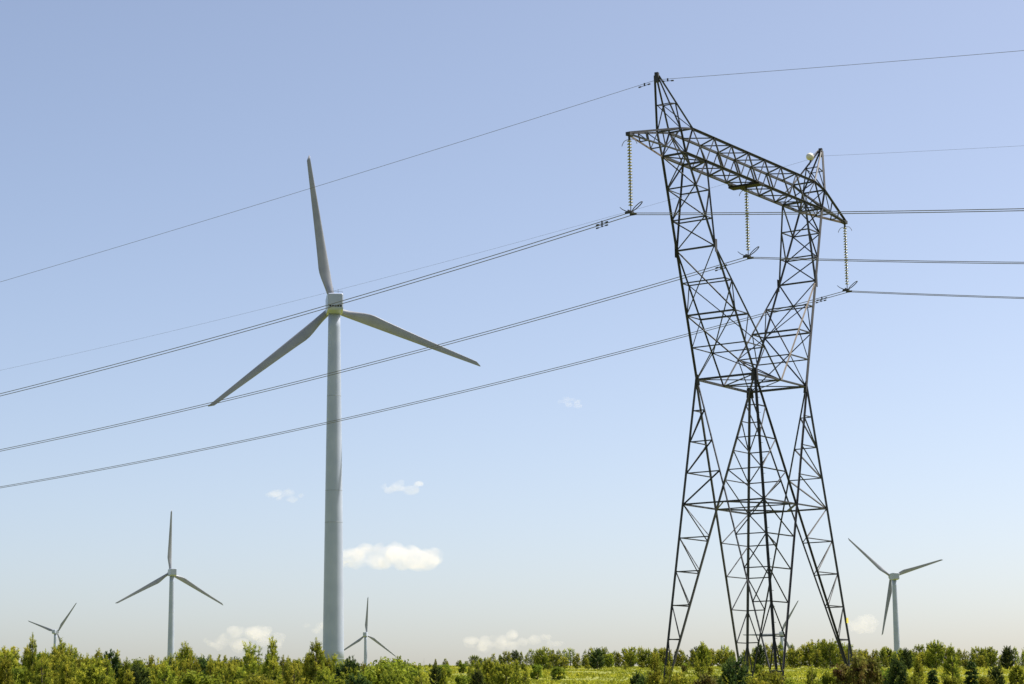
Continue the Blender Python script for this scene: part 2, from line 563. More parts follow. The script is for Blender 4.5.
    bl.lathe([(.19 * math.sin(math.pi * i / n) + .004, -.19 * math.cos(math.pi * i / n)) for i in range(n + 1)], c, 20)
    ball = bl.build('marker_ball', M_BALL, root, True)
    br = MB()
    ap = V(u_a, 0, z_a)
    br.tube([c + Vector((0.02, 0, -.18)), c + Vector((-.05, .02, -.42)), lerp(ap, T(u_ti, 1), .4)], .025, 6)
    br.build('bracket', M_RUST, ball)
    br = MB()
    br.tube([c + Vector((.15, -.08, .05)), ap + Vector((-.05, .05, .1))], .02, 6)
    br.build('bracket', M_RUST, ball)
    # yellow plate on the right leg
    p = leg_at((1, -1), 4.35)
    yp = MB()
    yp.bar(p + Vector((.01, -.10, -.12)), p + Vector((-.01, -.10, .12)), .20, .02, hint=(0, 1, 0))
    props(yp.build('marker_plate', M_YELLOW, root), 'small yellow plate fixed low on the right leg')
    return root
build_tower()

# ------------------------------------------------------------------ insulator strings
def build_string(u, z_top, z_bot, label):
    p = tw(u, 0, z_top)
    root = empty('insulator_string', p, TA)
    props(root, label, 'insulator', 'insulator strings hanging from the crossarm')
    L = z_top - z_bot
    mb = MB()
    mb.tube([(0, 0, .03), (0, 0, -L + .1)], .022, 6)
    mb.bar((0, 0, .02), (0, 0, -.14), .09, .05)
    mb.build('rod', M_STEEL, root)
    n = 22
    pitch = (L - .42) / n
    prof = [(.03, .05), (.05, .045), (.052, .02), (.098, -.005), (.104, -.02), (.06, -.018), (.03, -.03)]
    d = MB(); d.lathe(prof, (0, 0, 0), 12)
    first = d.build('disc', M_GLASS, root, True)
    first.location = (0, 0, -.20)
    for i in range(1, n):
        c = first.copy(); COL.objects.link(c); c.parent = root
        c.location = (0, 0, -.20 - i * pitch)
    zb = -L
    # upper arcing horns
    h = MB()
    for sg in (-1, 1):
        h.tube([(0, 0, -.14), (0, sg * .12, -.13), (0, sg * .26, -.17), (0, sg * .36, -.30), (0, sg * .38, -.38)], .014, 6)
    h.build('upper_horn', M_CABLE, root)
    # lower horn on one side and open racket loop on the other
    h = MB()
    h.tube([(0, 0, zb + .05), (0, .22, zb + .10), (0, .42, zb + .21), (0, .55, zb + .33)], [.03, .024, .018, .014], 6)
    h.build('lower_horn', M_STEEL, root)
    loop = []
    for i in range(21):
        a = math.pi + 2 * math.pi * i / 20
        l = .36 + .36 * math.cos(a); w = .12 * math.sin(a)
        loop.append((w * .85, -.10 - l * .66, zb + .09 + l * .46))
    h = MB(); h.tube(loop, .022, 6); h.tube([(0, 0, zb + .05), loop[0]], .025, 6)
    h.build('grading_loop', M_STEEL, root)
    y = MB()
    y.bar((-.24, 0, zb + .04), (.24, 0, zb + .04), .05, .12)
    for sg in (-1, 1):
        y.bar((sg * .2, -.16, zb - .02), (sg * .2, .16, zb - .02), .07, .09)
    y.build('yoke', M_STEEL, root)
    return root
zc = 21.40
build_string(-u_t, 24.86, zc + .06, 'glass insulator string hanging from the near, upper tip of the crossarm')
build_string(0.0, 24.72, zc - .06, 'glass insulator string hanging under the platform at the middle of the crossarm')
build_string(u_t, 24.86, zc, 'glass insulator string hanging from the far, lower tip of the crossarm')

# ------------------------------------------------------------------ cables
def wire_pts(u, z0, bl, cl, br, c_r, vl, vr):
    pts = []
    for i in range(-60, 0):
        v = -(vr * (i / -60) ** 1.5)
        t = -v
        pts.append(tw(u, v, z0 - br * t + c_r * t * t))
    for i in range(0, 81):
        t = vl * (i / 80) ** 1.4
        pts.append(tw(u, t, z0 - bl * t + cl * t * t))
    return pts
def damper(cable, u, v, zfun):
    z = zfun(abs(v)); zz = zfun(abs(v) + .25)
    a = tw(u, v - .24, zfun(abs(v - .24)) - .09); b = tw(u, v + .24, zfun(abs(v + .24)) - .09)
    mb = MB()
    mb.tube([a, b], .012, 6)
    d = (b - a).normalized()
    mb.tube([a - d * .06, a + d * .06], .034, 8); mb.tube([b - d * .06, b + d * .06], .034, 8)
    c = tw(u, v, z)
    mb.bar(c + Vector((0, 0, .03)), c - Vector((0, 0, .11)), .04, .06)
    mb.build('vibration_damper', M_STEEL, cable)
VL, VR = 150, 140
for nm, u, z0, bl, cl, br, c_r, lab in (
        ('near', -u_t, zc + .02, .1375, .00073, .1435, .0006, 'twin power cables held by the near, upper insulator string'),
        ('mid', 0.0, zc - .10, .1395, .00074, .157, .0007, 'twin power cables held by the middle insulator string'),
        ('far', u_t, zc - .04, .137, .00071, .163, .0007, 'twin power cables held by the far, lower insulator string')):
    for k, du in enumerate((-.2, .2)):
        mb = MB()
        pts = wire_pts(u + du, z0, bl, cl, br, c_r, VL, VR)
        mb.tube(pts, .018, 6)
        o = mb.build('power_cable', M_CABLE, None, True)
        props(o, lab.replace('twin power cables', 'dark power cable of the twin pair'), 'cable', lab)
        zf = lambda t, b=bl, c=cl, z=z0: z - b * t + c * t * t
        damper(o, u + du, 1.35 + .25 * k, zf)
for u, z0, bl, cl, br, c_r, lab in (
        (-u_a, 28.02, .1045, .00022, .113, .0003, 'thin earth wire running over the tall left peak of the pylon'),
        (u_a, 27.96, .1155, .00052, .117, .0006, 'faint thin earth wire running over the smaller right peak of the pylon')):
    mb = MB()
    mb.tube(wire_pts(u, z0, bl, cl, br, c_r, VL, VR), .0095 if u < 0 else .0055, 6)
    o = mb.build('earth_wire', M_CABLE, None, True)
    props(o, lab, 'cable')
    zf = lambda t, b=bl, c=cl, z=z0: z - b * t + c * t * t
    if u < 0: damper(o, u, .65, zf)
    zf = lambda t, b=br, c=c_r, z=z0: z - b * t + c * t * t
    if u < 0: damper(o, u, -.55, zf)

# ------------------------------------------------------------------ wind turbines
def blade_mesh(Rb):
    """blade along +Z in the rotor plane (X = chord direction, Y = thickness)"""
    vs, fs = [], []
    n, st_n = 20, 30
    for i in range(st_n + 1):
        f = i / st_n
        r_ = f * Rb
        root, maxc = .042 * Rb, .074 * Rb
        if f < .05: c = root; th = root
        elif f < .26:
            k = smooth((f - .05) / .21); c = root + (maxc - root) * k; th = root + (.020 * Rb - root) * k
        else:
            k = (f - .26) / .74; c = maxc + (.022 * Rb - maxc) * k ** .85; th = .020 * Rb * (1 - .88 * k)
        if f > .965: q = math.sqrt(max(0.003, 1 - ((f - .965) / .036) ** 2)); c *= q; th *= q
        lead = .024 * Rb * (1 - .55 * f)
        tw_ = R(16) * (1 - min(1, f / .7)) + R(4)
        bend = -.02 * Rb * f * f
        for k in range(n):
            a = 2 * math.pi * k / n
            x0 = math.cos(a); y0 = math.sin(a)
            thick = th / 2 * y0 * (1 if f < .08 else (1 - .35 * (1 - x0) / 2 * smooth((f - .08) / .15)))
            x = lead - c / 2 + c / 2 * x0
            xx = x * math.cos(tw_) - thick * math.sin(tw_); yy = x * math.sin(tw_) + thick * math.cos(tw_)
            vs.append((xx, yy + bend, r_))
    for i in range(st_n):
        for k in range(n): fs.append((i * n + k, i * n + (k + 1) % n, (i + 1) * n + (k + 1) % n, (i + 1) * n + k))
    fs.append(tuple(range(n))[::-1]); fs.append(tuple(st_n * n + k for k in range(n)))
    return vs, fs
RB = 35.7
BV, BF = blade_mesh(RB)
BLADE_ME = None
def rounded_box(name, mat, parent, secs):
    """secs: list of (y, half width, z_low, z_high, bevel)"""
    mb = MB()
    vs, fs = [], []
    n = None
    for y, hw, zl, zh, bv in secs:
        ring = []
        cs = ((hw - bv, zh - bv, 0), (-hw + bv, zh - bv, 90), (-hw + bv, zl + bv, 180), (hw - bv, zl + bv, 270))
        for cx, cz, a0 in cs:
            for j in range(4):
                a = R(a0 + j * 30)
                ring.append((cx + bv * math.cos(a), y, cz + bv * math.sin(a)))
        n = len(ring); vs += ring
    for i in range(len(secs) - 1):
        for k in range(n): fs.append((i * n + k, i * n + (k + 1) % n, (i + 1) * n + (k + 1) % n, (i + 1) * n + k))
    fs.append(tuple(range(n))[::-1]); fs.append(tuple((len(secs) - 1) * n + k for k in range(n)))
    mb.add(vs, fs)
    o = mb.build(name, mat, parent, False)
    bm = bmesh.new(); bm.from_mesh(o.data); bmesh.ops.recalc_face_normals(bm, faces=bm.faces); bm.to_mesh(o.data); bm.free()
    return o

def turbine(px, py, Y, angs, yaw_off, label, detail=True):
    global BLADE_ME
    hub = at(px, py, Y)
    beta = math.atan2(hub.x, hub.y)
    yaw = beta + R(yaw_off)
    ax = Vector((math.sin(yaw), math.cos(yaw), 0))        # nacelle -> rotor, away from the viewer
    base_xy = hub - ax * 4.2
    gz = ground(base_xy.x, base_xy.y)
    root = empty('wind_turbine', (base_xy.x, base_xy.y, gz), -yaw)
    props(root, label, 'wind turbine', 'white three-bladed wind turbines on the hills')
    h = hub.z - gz
    # tower
    top = h - 1.9
    mb = MB()
    prof = []
    rb, rt = 2.36, 1.33
    for i in range(25):
        f = i / 24
        prof.append((rb + (rt - rb) * f ** 1.05, f * top))
    mb.lathe(prof, (0, 0, 0), 48)
    twr = mb.build('tower', M_WHITE, root, True)
    for f in (.02, .40, .49, .76):
        r_ = rb + (rt - rb) * f ** 1.05
        s = MB(); s.lathe([(r_ - .02, -.06), (r_ + .012, -.055), (r_ + .012, .055), (r_ - .02, .06)], (0, 0, f * top), 48)
        s.build('flange', M_SEAM, twr, True)
    if detail:
        d = MB(); d.bar((0, -rb + .02, .3), (0, -rb + .04, 2.5), 1.0, .12, hint=(0, 1, 0)); d.build('door', M_SEAM, twr)
    # nacelle (local +Y points to the rotor)
    secs = [(-4.05, 1.5, h - 1.3, h + 1.8, .25), (-3.85, 1.72, h - 1.75, h + 1.95, .3), (-1.5, 1.85, h - 2.15, h + 2.1, .3), (2.4, 1.8, h - 1.85, h + 1.95, .35), (3.0, 1.35, h - 1.35, h + 1.35, .5)]
    nac = rounded_box('nacelle', M_WHITE, root, secs)
    if detail:
        v = MB()
        for i in range(5):
            x = -1.15 + i * .575
            v.box((x, -4.06, h - .93), .43, .06, .36)
        v.build('vent', M_DARK, nac)
        a = MB()
        a.tube([(-.5, -3.2, h + 2.05), (-.5, -3.2, h + 3.3)], .04, 6); a.tube([(.6, -3.2, h + 2.05), (.6, -3.2, h + 3.0)], .04, 6)
        a.bar((-1.5, -3.6, h + 2.45), (1.5, -3.6, h + 2.45), .06, .06); a.tube([(-1.5, -3.6, h + 2.05), (-1.5, -3.6, h + 2.45)], .03, 6); a.tube([(1.5, -3.6, h + 2.05), (1.5, -3.6, h + 2.45)], .03, 6)
        a.build('wind_vane', M_CABLE, nac)
    # hub with nose cone
    rot = empty('rotor', (0, 4.2, h))
    rot.parent = root
    hb = MB()
    hb.tube([(0, -1.2, 0), (0, -1.0, 0), (0, .9, 0), (0, 1.6, 0), (0, 2.1, 0), (0, 2.3, 0)], [1.2, 1.45, 1.45, 1.15, .6, .12], 24)
    hbo = hb.build('hub', M_WHITE, root, True)
    hbo.location = (0, 4.2, h)
    bpy.data.objects.remove(rot)
    for a in angs:
        if BLADE_ME is None:
            b = mesh_obj('blade', BV, BF, M_BLADE, root, True); BLADE_ME = b.data
        else:
            b = bpy.data.objects.new('blade', BLADE_ME); COL.objects.link(b); b.parent = root
        b.location = (0, 4.2, h)
        b.rotation_euler = (0, R(90 - a), 0)
    return root
turbine(333.0, 308.6, 480, (99.4, 219.8, 339.4), -4, 'largest and nearest white wind turbine, towering left of the steel pylon')
turbine(170.2, 573, 1230, (90, 209.5, 330.3), -14, 'mid-distance wind turbine standing well left of the largest turbine, one blade straight up', False)
turbine(891.2, 577, 1310, (140, 17.5, 257.6), -24, 'wind turbine right of the pylon with one blade drooping along its tower', False)
turbine(57.5, 632, 2190, (53.5, 160.5, 287), 30, 'tiny distant wind turbine almost sunk behind the pines at the far left', False)
turbine(366.5, 634.5, 2080, (87.5, 213, 323.4), 12, 'small distant wind turbine just right of the largest turbine tower base', False)
turbine(780.5, 634, 2010, (60, 181, 300), -14, 'faint distant wind turbine seen through the lower lattice of the pylon', False)

# ------------------------------------------------------------------ trees
def tinted(name, V_, F_, T_, mat):
    me = bpy.data.meshes.new(name)
    V_ = np.asarray(V_, dtype=np.float32); F_ = np.asarray(F_, dtype=np.int32)
    k = F_.shape[1]
    me.vertices.add(len(V_)); me.vertices.foreach_set('co', V_.ravel())
    me.loops.add(F_.size); me.loops.foreach_set('vertex_index', F_.ravel())
    me.polygons.add(len(F_))
    me.polygons.foreach_set('loop_start', np.arange(0, F_.size, k, dtype=np.int32))
    me.update(calc_edges=True)
    at_ = me.attributes.new('tint', 'FLOAT', 'FACE')
    at_.data.foreach_set('value', np.asarray(T_, dtype=np.float32))
    me.materials.append(mat)
    return me

def conifer(seed, H, Rm, nwh, nbr, per, blades, blen, bwid, up, shape, candle, mat, slen=.2, low=.1, bushy=.0):
    """returns crown mesh, trunk mesh; needles are thin triangles round every shoot"""
    g = np.random.default_rng(seed)
    r_ = random.Random(seed)
    trunk = MB()
    lean = Vector((r_.uniform(-.04, .04), r_.uniform(-.04, .04), 0)) * H
    axis = lambda f: Vector((lean.x * f * f, lean.y * f * f, H * f))
    trunk.tube([axis(i / 8) for i in range(9)], [H * .02 * (1 - .9 * i / 8) + .004 for i in range(9)], 7)
    S, D, Ls, Tn = [], [], [], []          # shoot base, direction, length, tint
    def shoot(p, d, l, t): S.append(p); D.append(d.normalized()); Ls.append(l); Tn.append(t)
    for w in range(nwh):
        f = low + (.95 - low) * (w + r_.uniform(-.25, .25)) / nwh
        f = min(.95, max(.05, f))
        prof = (1 - f) ** shape
        if bushy: prof = prof * (1 - bushy) + bushy * math.sqrt(max(0, 1 - (2 * f - .85) ** 2))
        nb_ = nbr + r_.randint(-1, 1)
        a0 = r_.uniform(0, 6.28)
        for b in range(nb_):
            if r_.random() < .10: continue
            fb = min(.95, max(.04, f + r_.uniform(-.5, .5) * .8 / nwh))
            a = a0 + 6.28 * b / nb_ + r_.uniform(-.35, .35)
            L = Rm * prof * r_.uniform(.6, 1.18) + .06
            tilt = up + r_.uniform(-.2, .2)
            out_ = Vector((math.cos(a), math.sin(a), 0))
            p0 = axis(fb)
            bt = r_.uniform(-.30, .22)
            pts = []
            for i in range(5):
                q = i / 4
                pts.append(p0 + out_ * L * q + Vector((0, 0, L * (tilt * q + .32 * q * q * (1 if up > 0 else -.0)))))
            trunk.tube(pts[::2], [.011 * H / 3 + .004, .008, .003], 4, False)
            ns = max(2, int(per * L / Rm) + 1)
            for s_ in range(ns):
                q = .22 + .78 * (s_ + r_.random()) / ns
                i = min(3, int(q * 4)); k = q * 4 - i
                p = pts[i].lerp(pts[i + 1], k)
                sd = Vector((-out_.y, out_.x, 0)) * r_.uniform(-1.1, 1.1)
                d = out_ * r_.uniform(.3, 1) + sd + Vector((0, 0, r_.uniform(-.15, .9) if up > 0 else r_.uniform(-.5, .35)))
                shoot(p, d, slen * r_.uniform(.6, 1.2) * (1.15 - .4 * f), .44 + bt + r_.uniform(-.24, .24))
            d = (pts[4] - pts[3]).normalized() + Vector((0, 0, candle * r_.uniform(.5, 1.4)))
            shoot(pts[4], d, slen * r_.uniform(.9, 1.4), .70 + bt + r_.uniform(-.15, .25))
            if candle and r_.random() < .6:
                shoot(pts[4] - out_ * .05, Vector((out_.x * .2, out_.y * .2, 1)), slen * r_.uniform(.8, 1.3), .85)
    shoot(axis(.92), Vector((0, 0, 1)), H * .09 + slen * .9, .75)
    shoot(axis(.97), Vector((.05, 0, 1)), slen * 1.1, .8)
    shoot(axis(.88), Vector((0.3, .1, 1)), slen * 1.2, .6); shoot(axis(.88), Vector((-.3, .1, 1)), slen * 1.1, .6)
    S = np.array([tuple(p) for p in S]); D = np.array([tuple(d) for d in D]); Ls = np.array(Ls); Tn = np.array(Tn)
    n = len(S)
    # needles
    rep = blades
    S2 = np.repeat(S, rep, 0); D2 = np.repeat(D, rep, 0); L2 = np.repeat(Ls, rep); T2 = np.repeat(Tn, rep)
    N = len(S2)
    q = g.random(N)
    base = S2 + D2 * (L2 * q)[:, None]
    rv = g.normal(size=(N, 3)); rv -= D2 * (rv * D2).sum(1)[:, None]; rv /= np.linalg.norm(rv, axis=1)[:, None]
    nd = D2 * g.uniform(.35, 1.0, N)[:, None] + rv * g.uniform(.5, 1.0, N)[:, None]
    nd /= np.linalg.norm(nd, axis=1)[:, None]
    side = np.cross(nd, g.normal(size=(N, 3))); side /= np.linalg.norm(side, axis=1)[:, None] + 1e-9
    ln = blen * g.uniform(.7, 1.25, N); wd = bwid * g.uniform(.7, 1.3, N)
    v0 = base - side * wd[:, None] / 2; v1 = base + side * wd[:, None] / 2
    v2 = base + nd * ln[:, None] + side * wd[:, None] * .25; v3 = base + nd * ln[:, None] - side * wd[:, None] * .25
    Vv = np.stack([v0, v1, v2, v3], 1).reshape(-1, 3)
    Ff = np.arange(N * 4).reshape(N, 4)
    T2 = np.clip(T2 + g.uniform(-.12, .12, N), 0, 1)
    me = tinted('crown', Vv, Ff, T2, mat)
    tm = bpy.data.meshes.new('trunk')
    tm.from_pydata(trunk.v, [], trunk.f); tm.materials.append(M_BARK)
    return me, tm

def shrub(seed, H, Rm, mat, ncl=60, leaves=70, lsize=.085):
    g = np.random.default_rng(seed); r_ = random.Random(seed)
    trunk = MB()
    cs, sz, tn = [], [], []
    for i in range(9):
        a = r_.uniform(0, 6.28); L = Rm * r_.uniform(.3, .85); hh = H * r_.uniform(.6, .93)
        end = Vector((math.cos(a) * L, math.sin(a) * L, hh))
        mid = end * .5 + Vector((0, 0, .1 * H))
        trunk.tube([(0.04 * math.cos(a), .04 * math.sin(a), -.1), mid, end], [.022, .015, .005], 5)
        cs.append(end); sz.append(.3 * Rm); tn.append(r_.uniform(.2, .8))
    while len(cs) < ncl:
        a = r_.uniform(0, 6.28); z = r_.uniform(.12, .95)
        rr = Rm * math.sqrt(r_.random()) * (math.sin(math.pi * (z * .8 + .15)) ** .6)
        cs.append(Vector((math.cos(a) * rr, math.sin(a) * rr, H * z))); sz.append(Rm * r_.uniform(.12, .26)); tn.append(r_.uniform(.1, .85))
    C = np.array([tuple(c) for c in cs]); N = ncl * leaves
    P = np.repeat(C, leaves, 0) + g.normal(size=(N, 3)) * np.repeat(np.array(sz), leaves)[:, None] * .6
    P[:, 2] = np.clip(P[:, 2], .05, None)
    a_ = g.normal(size=(N, 3)); a_ /= np.linalg.norm(a_, axis=1)[:, None]
    b_ = np.cross(a_, g.normal(size=(N, 3))); b_ /= np.linalg.norm(b_, axis=1)[:, None]
    s = lsize * g.uniform(.6, 1.3, N)[:, None]
    Vv = np.stack([P - a_ * s, P + b_ * s * .5, P + a_ * s, P - b_ * s * .5], 1).reshape(-1, 3)
    T = np.clip(np.repeat(np.array(tn), leaves) + g.uniform(-.2, .2, N), 0, 1)
    me = tinted('crown', Vv, np.arange(N * 4).reshape(N, 4), T, mat)
    tm = bpy.data.meshes.new('trunk'); tm.from_pydata(trunk.v, [], trunk.f); tm.materials.append(M_BARK)
    return me, tm

VAR = {}
VAR['pine'] = [conifer(11 + i, 3.0, r_, nw, 6, 8, 27, .105, .023, .5, sh, 1.7, M_PINE, .27, .06, bu)
               for i, (r_, nw, sh, bu) in enumerate(((.8, 9, 1.1, 0), (.95, 9, 1.0, .08), (.7, 10, 1.1, 0), (1.0, 8, 1.0, .12), (.85, 10, 1.25, 0), (.55, 10, 1.0, 0), (.9, 7, .95, .05), (.75, 8, 1.2, .0), (.6, 9, 1.15, 0), (.85, 8, 1.05, 0)))]
VAR['round'] = [conifer(31 + i, 3.0, r_, nw, 7, 10, 22, .13, .036, .42, .85, 1.1, M_PINE, .27, .05, bu)
                for i, (r_, nw, bu) in enumerate(((1.1, 8, .35), (1.3, 8, .45), (1.0, 9, .25), (1.2, 8, .55), (1.15, 7, .3)))]
VAR['spruce'] = [conifer(51 + i, 3.0, r_, 16, 11, 15, 16, .08, .036, -.12, .95, 0, M_SPRUCE, .17, .03) for i, r_ in enumerate((.85, .75, .95))]
VAR['dark_pine'] = [conifer(61 + i, 3.0, r_, 10, 8, 14, 17, .11, .038, .35, .8, .5, M_SPRUCE, .22, .06, .3) for i, r_ in enumerate((.95, 1.1))]
VAR['bush'] = [shrub(71 + i, 2.4, .95, M_LEAF) for i in range(3)]
VAR['red_bush'] = [shrub(81 + i, 2.4, .85, M_REDLEAF) for i in range(2)]
BASE_H = {'pine': 3.0, 'round': 3.0, 'spruce': 3.0, 'dark_pine': 3.0, 'bush': 2.4, 'red_bush': 2.4}
TNAME = {'pine': 'pine_tree', 'round': 'pine_tree', 'spruce': 'spruce_tree', 'dark_pine': 'pine_tree', 'bush': 'shrub', 'red_bush': 'shrub'}
TCAT = {'pine': 'tree', 'round': 'tree', 'spruce': 'tree', 'dark_pine': 'tree', 'bush': 'shrub', 'red_bush': 'shrub'}

def plant(kind, px, ytop, Y, label, group=None, wide=1.0, var=None, rz=None):
    """a tree standing at distance Y in the direction of photo column px, its top reaching photo row ytop"""
    p = at(px, ytop, Y)
    gz = ground(p.x, p.y)
    h = p.z - gz
    s = h / (BASE_H[kind] * 1.05)
    vs = VAR[kind]
    cm, tm = vs[var if var is not None else rnd.randrange(len(vs))]
    root = empty(TNAME[kind], (p.x, p.y, gz), rz if rz is not None else rnd.uniform(0, 6.28))
    root.scale = (s * wide, s * wide, s)
    props(root, label, TCAT[kind], group)
    for nm, me in (('trunk', tm), ('crown', cm)):
        o = bpy.data.objects.new(nm, me); COL.objects.link(o); o.parent = root
    return root

# --- the thicket of young pines on the left: rows one behind the other
def edge(px):      # upper outline of the left thicket, in photo rows
    K = ((0, 646), (30, 645), (60, 643), (90, 650), (110, 647), (128, 655), (143, 649), (160, 655), (185, 645), (205, 651), (225, 656), (250, 648),
         (262, 655), (273, 650), (290, 655), (310, 650), (330, 652), (350, 660), (365, 661), (375, 658), (400, 656), (415, 663), (440, 664), (470, 662), (1100, 664))
    for (a, ya), (b, yb) in zip(K, K[1:]):
        if a <= px <= b: return ya + (yb - ya) * (px - a) / (b - a)
    return 650
rows = ((72, 30, 12, 8), (86, 24, 8, 7), (104, 19, 5, 6), (128, 17, 2, 5), (160, 18, 1, 4))
for Y, step, drop, jit in rows:
    x = -40 + rnd.uniform(0, step)
    while x < (425 if Y < 100 else 410):
        k = rnd.choices(('pine', 'round', 'bush', 'dark_pine'), (.70, .14, .08, .08))[0]
        yt = edge(x) + drop + rnd.uniform(-jit * .4, jit)
        near = Y < 100
        if k == 'bush':
            plant(k, x, yt + 4, Y + rnd.uniform(-5, 5), 'leafy yellow-green bush growing low among the young pines on the left', 'leafy bushes among the left pines', 1.0)
        elif k == 'dark_pine':
            plant(k, x, yt + 2, Y + rnd.uniform(-6, 6), 'darker green pine standing within the pine thicket on the left', 'darker pines in the left thicket', .95)
        elif x < 215:
            plant(k, x, yt, Y + rnd.uniform(-6, 6), 'young green pine in the dense thicket at the far left', 'young pines of the thicket at the far left', rnd.uniform(.85, 1.1))
        else:
            plant(k, x, yt, Y + rnd.uniform(-6, 6), 'young green pine in the thicket in front of the largest turbine tower', 'young pines in front of the largest turbine', rnd.uniform(.85, 1.1))
        x += step * rnd.uniform(.75, 1.3)
# standouts on the left
plant('pine', 272, 638, 112, 'narrow pointed pine rising above its neighbours left of the largest turbine tower', None, .8, 5)
plant('pine', 316, 640, 105, 'tallest pine touching the left edge of the largest turbine tower', None, .95, 0)
plant('pine', 319, 645, 118, 'slim pine spire just in front of the largest turbine tower', None, .6, 5)
plant('pine', 33, 636, 84, 'thin spindly pine top sticking up near the left edge of the wood', None, .55, 5)
plant('pine', 186, 643, 96, 'pine with several upright candle shoots right of the mid-distance turbine', None, .9, 2)
plant('pine', 61, 641, 104, 'bright yellow-green pine in front of the tiny far-left turbine', None, 1.15, 1)
plant('pine', 251, 644, 110, 'broad young pine left of the narrow pointed one', None, 1.05, 3)
plant('bush', 395, 657, 88, 'bright leafy shrub right of the largest turbine, under the small distant turbine', None, 1.1, 0)
plant('bush', 385, 662, 80, 'low shrub with brownish twigs in front of the bright leafy shrub', None, 1.0, 1)
plant('dark_pine', 350, 658, 92, 'dark rounded pine at the right foot of the largest turbine tower', None, 1.0, 0)
# --- transition in the middle
for px, yt, Y, k, w in ((403, 662, 165, 'pine', 1), (413, 664, 150, 'round', .9), (436, 665, 150, 'dark_pine', .9), (444, 667, 130, 'pine', .8), (478, 661, 150, 'pine', .9),
                        (488, 658, 160, 'round', .9), (497, 661, 150, 'pine', 1), (470, 663, 170, 'pine', .8), (506, 663, 140, 'round', 1.0), (516, 660, 165, 'pine', .9), (462, 674, 120, 'bush', .9),
                        (525, 666, 150, 'pine', .8), (478, 670, 120, 'dark_pine', .8)):
    plant(k, px, yt, Y, 'small pine or bush on the grass between the left thicket and the far tree line', 'small growth left of centre on the grass', w)
g_ = plant('pine', 424, 657, 330, 'bare grey dead sapling on the skyline right of the small distant turbine', None, .5, 5)
for ch in list(g_.children):
    if ch.name.startswith('crown'): bpy.data.objects.remove(ch)
for ch in g_.children:
    ch.data = ch.data.copy(); ch.data.materials[0] = M_GREYWOOD
g_.name = 'dead_sapling'
# --- far tree line across the field
def far_edge(px):
    K = ((395, 661), (420, 662), (450, 658), (470, 655), (505, 652), (512, 650), (525, 651), (545, 648), (565, 649), (580, 651), (595, 647), (615, 651), (630, 648), (645, 645), (665, 649), (690, 648), (703, 644),
         (715, 648), (730, 646), (745, 650), (775, 641), (785, 646), (800, 643), (812, 642), (830, 641), (848, 646), (870, 647), (900, 647), (910, 648), (925, 645), (935, 642), (945, 647), (955, 645), (968, 650), (985, 646), (995, 648), (1007, 646), (1060, 647))
    for (a, ya), (b, yb) in zip(K, K[1:]):
        if a <= px <= b: return ya + (yb - ya) * (px - a) / (b - a)
    return 648
for Y, step, drop, jit in ((450, 10.0, 0, 4), (425, 11.5, 1, 5), (395, 16, 4, 6), (350, 26, 8, 5)):
    x = 398 + rnd.uniform(0, step)
    while x < 1050:
        if not (Y < 400 and x < 470):
            k = rnd.choices(('pine', 'round', 'dark_pine'), (.60, .37, .03))[0]
            yt = far_edge(x) + drop + rnd.uniform(-1.5, jit)
            if x < 655: lab, grp = 'green pine in the far tree line beyond the meadow, left of the pylon', 'far tree line left of the pylon'
            elif x < 855: lab, grp = 'green pine in the far tree line seen between the legs of the pylon', 'far tree line between the pylon legs'
            else: lab, grp = 'green pine in the far tree line beyond the meadow, right of the pylon', 'far tree line right of the pylon'
            plant(k, x, yt, Y + rnd.uniform(-14, 14), lab, grp, rnd.uniform(.95, 1.5))
        x += step * rnd.uniform(.5, 1.6)
for i in range(46):          # low bushes scattered over the meadow
    px = rnd.uniform(425, 1040)
    Y = rnd.uniform(215, 400)
    gy = 655 + H_EYE * F / Y
    if 560 < px < 650 and Y < 330: continue
    if px > 780 and (Y < 300 or i % 2): continue
    k = rnd.choices(('bush', 'round', 'pine', 'red_bush'), (.45, .25, .15, .15))[0]
    side = 'left of the pylon' if px < 660 else ('between the legs of the pylon' if px < 850 else 'right of the pylon')
    plant(k, px, gy - rnd.uniform(.7, 1.7) * F / Y, Y, 'low growth dotted over the meadow, ' + side, 'low growth on the meadow ' + side, rnd.uniform(1.0, 1.6))
plant('dark_pine', 597, 648, 330, 'large dark pine clump jutting forward from the far tree line left of the pylon', None, 1.0, 1)
plant('round', 541, 649, 335, 'broad pine at the front of the far tree line near the middle', None, 1.0, 0)
plant('round', 703, 642, 400, 'tallest round pine of the far tree line, between the left and middle pylon legs', None, .8, 2)
plant('dark_pine', 759, 643, 330, 'small very dark conifer behind the lattice beside the near pylon leg', None, .7, 0)
plant('dark_pine', 906, 648, 340, 'dark round tree on the meadow just right of the drooping-blade turbine', None, .8, 0)
plant('dark_pine', 1007, 646, 350, 'dark round tree in the far tree line near the right edge', None, .9, 1)
plant('round', 829, 641, 350, 'bushy light green pine left of the right pylon leg', None, .9, 1)
plant('round', 935, 641, 300, 'tall pale loose pine right of the drooping-blade turbine', None, .8, 3)
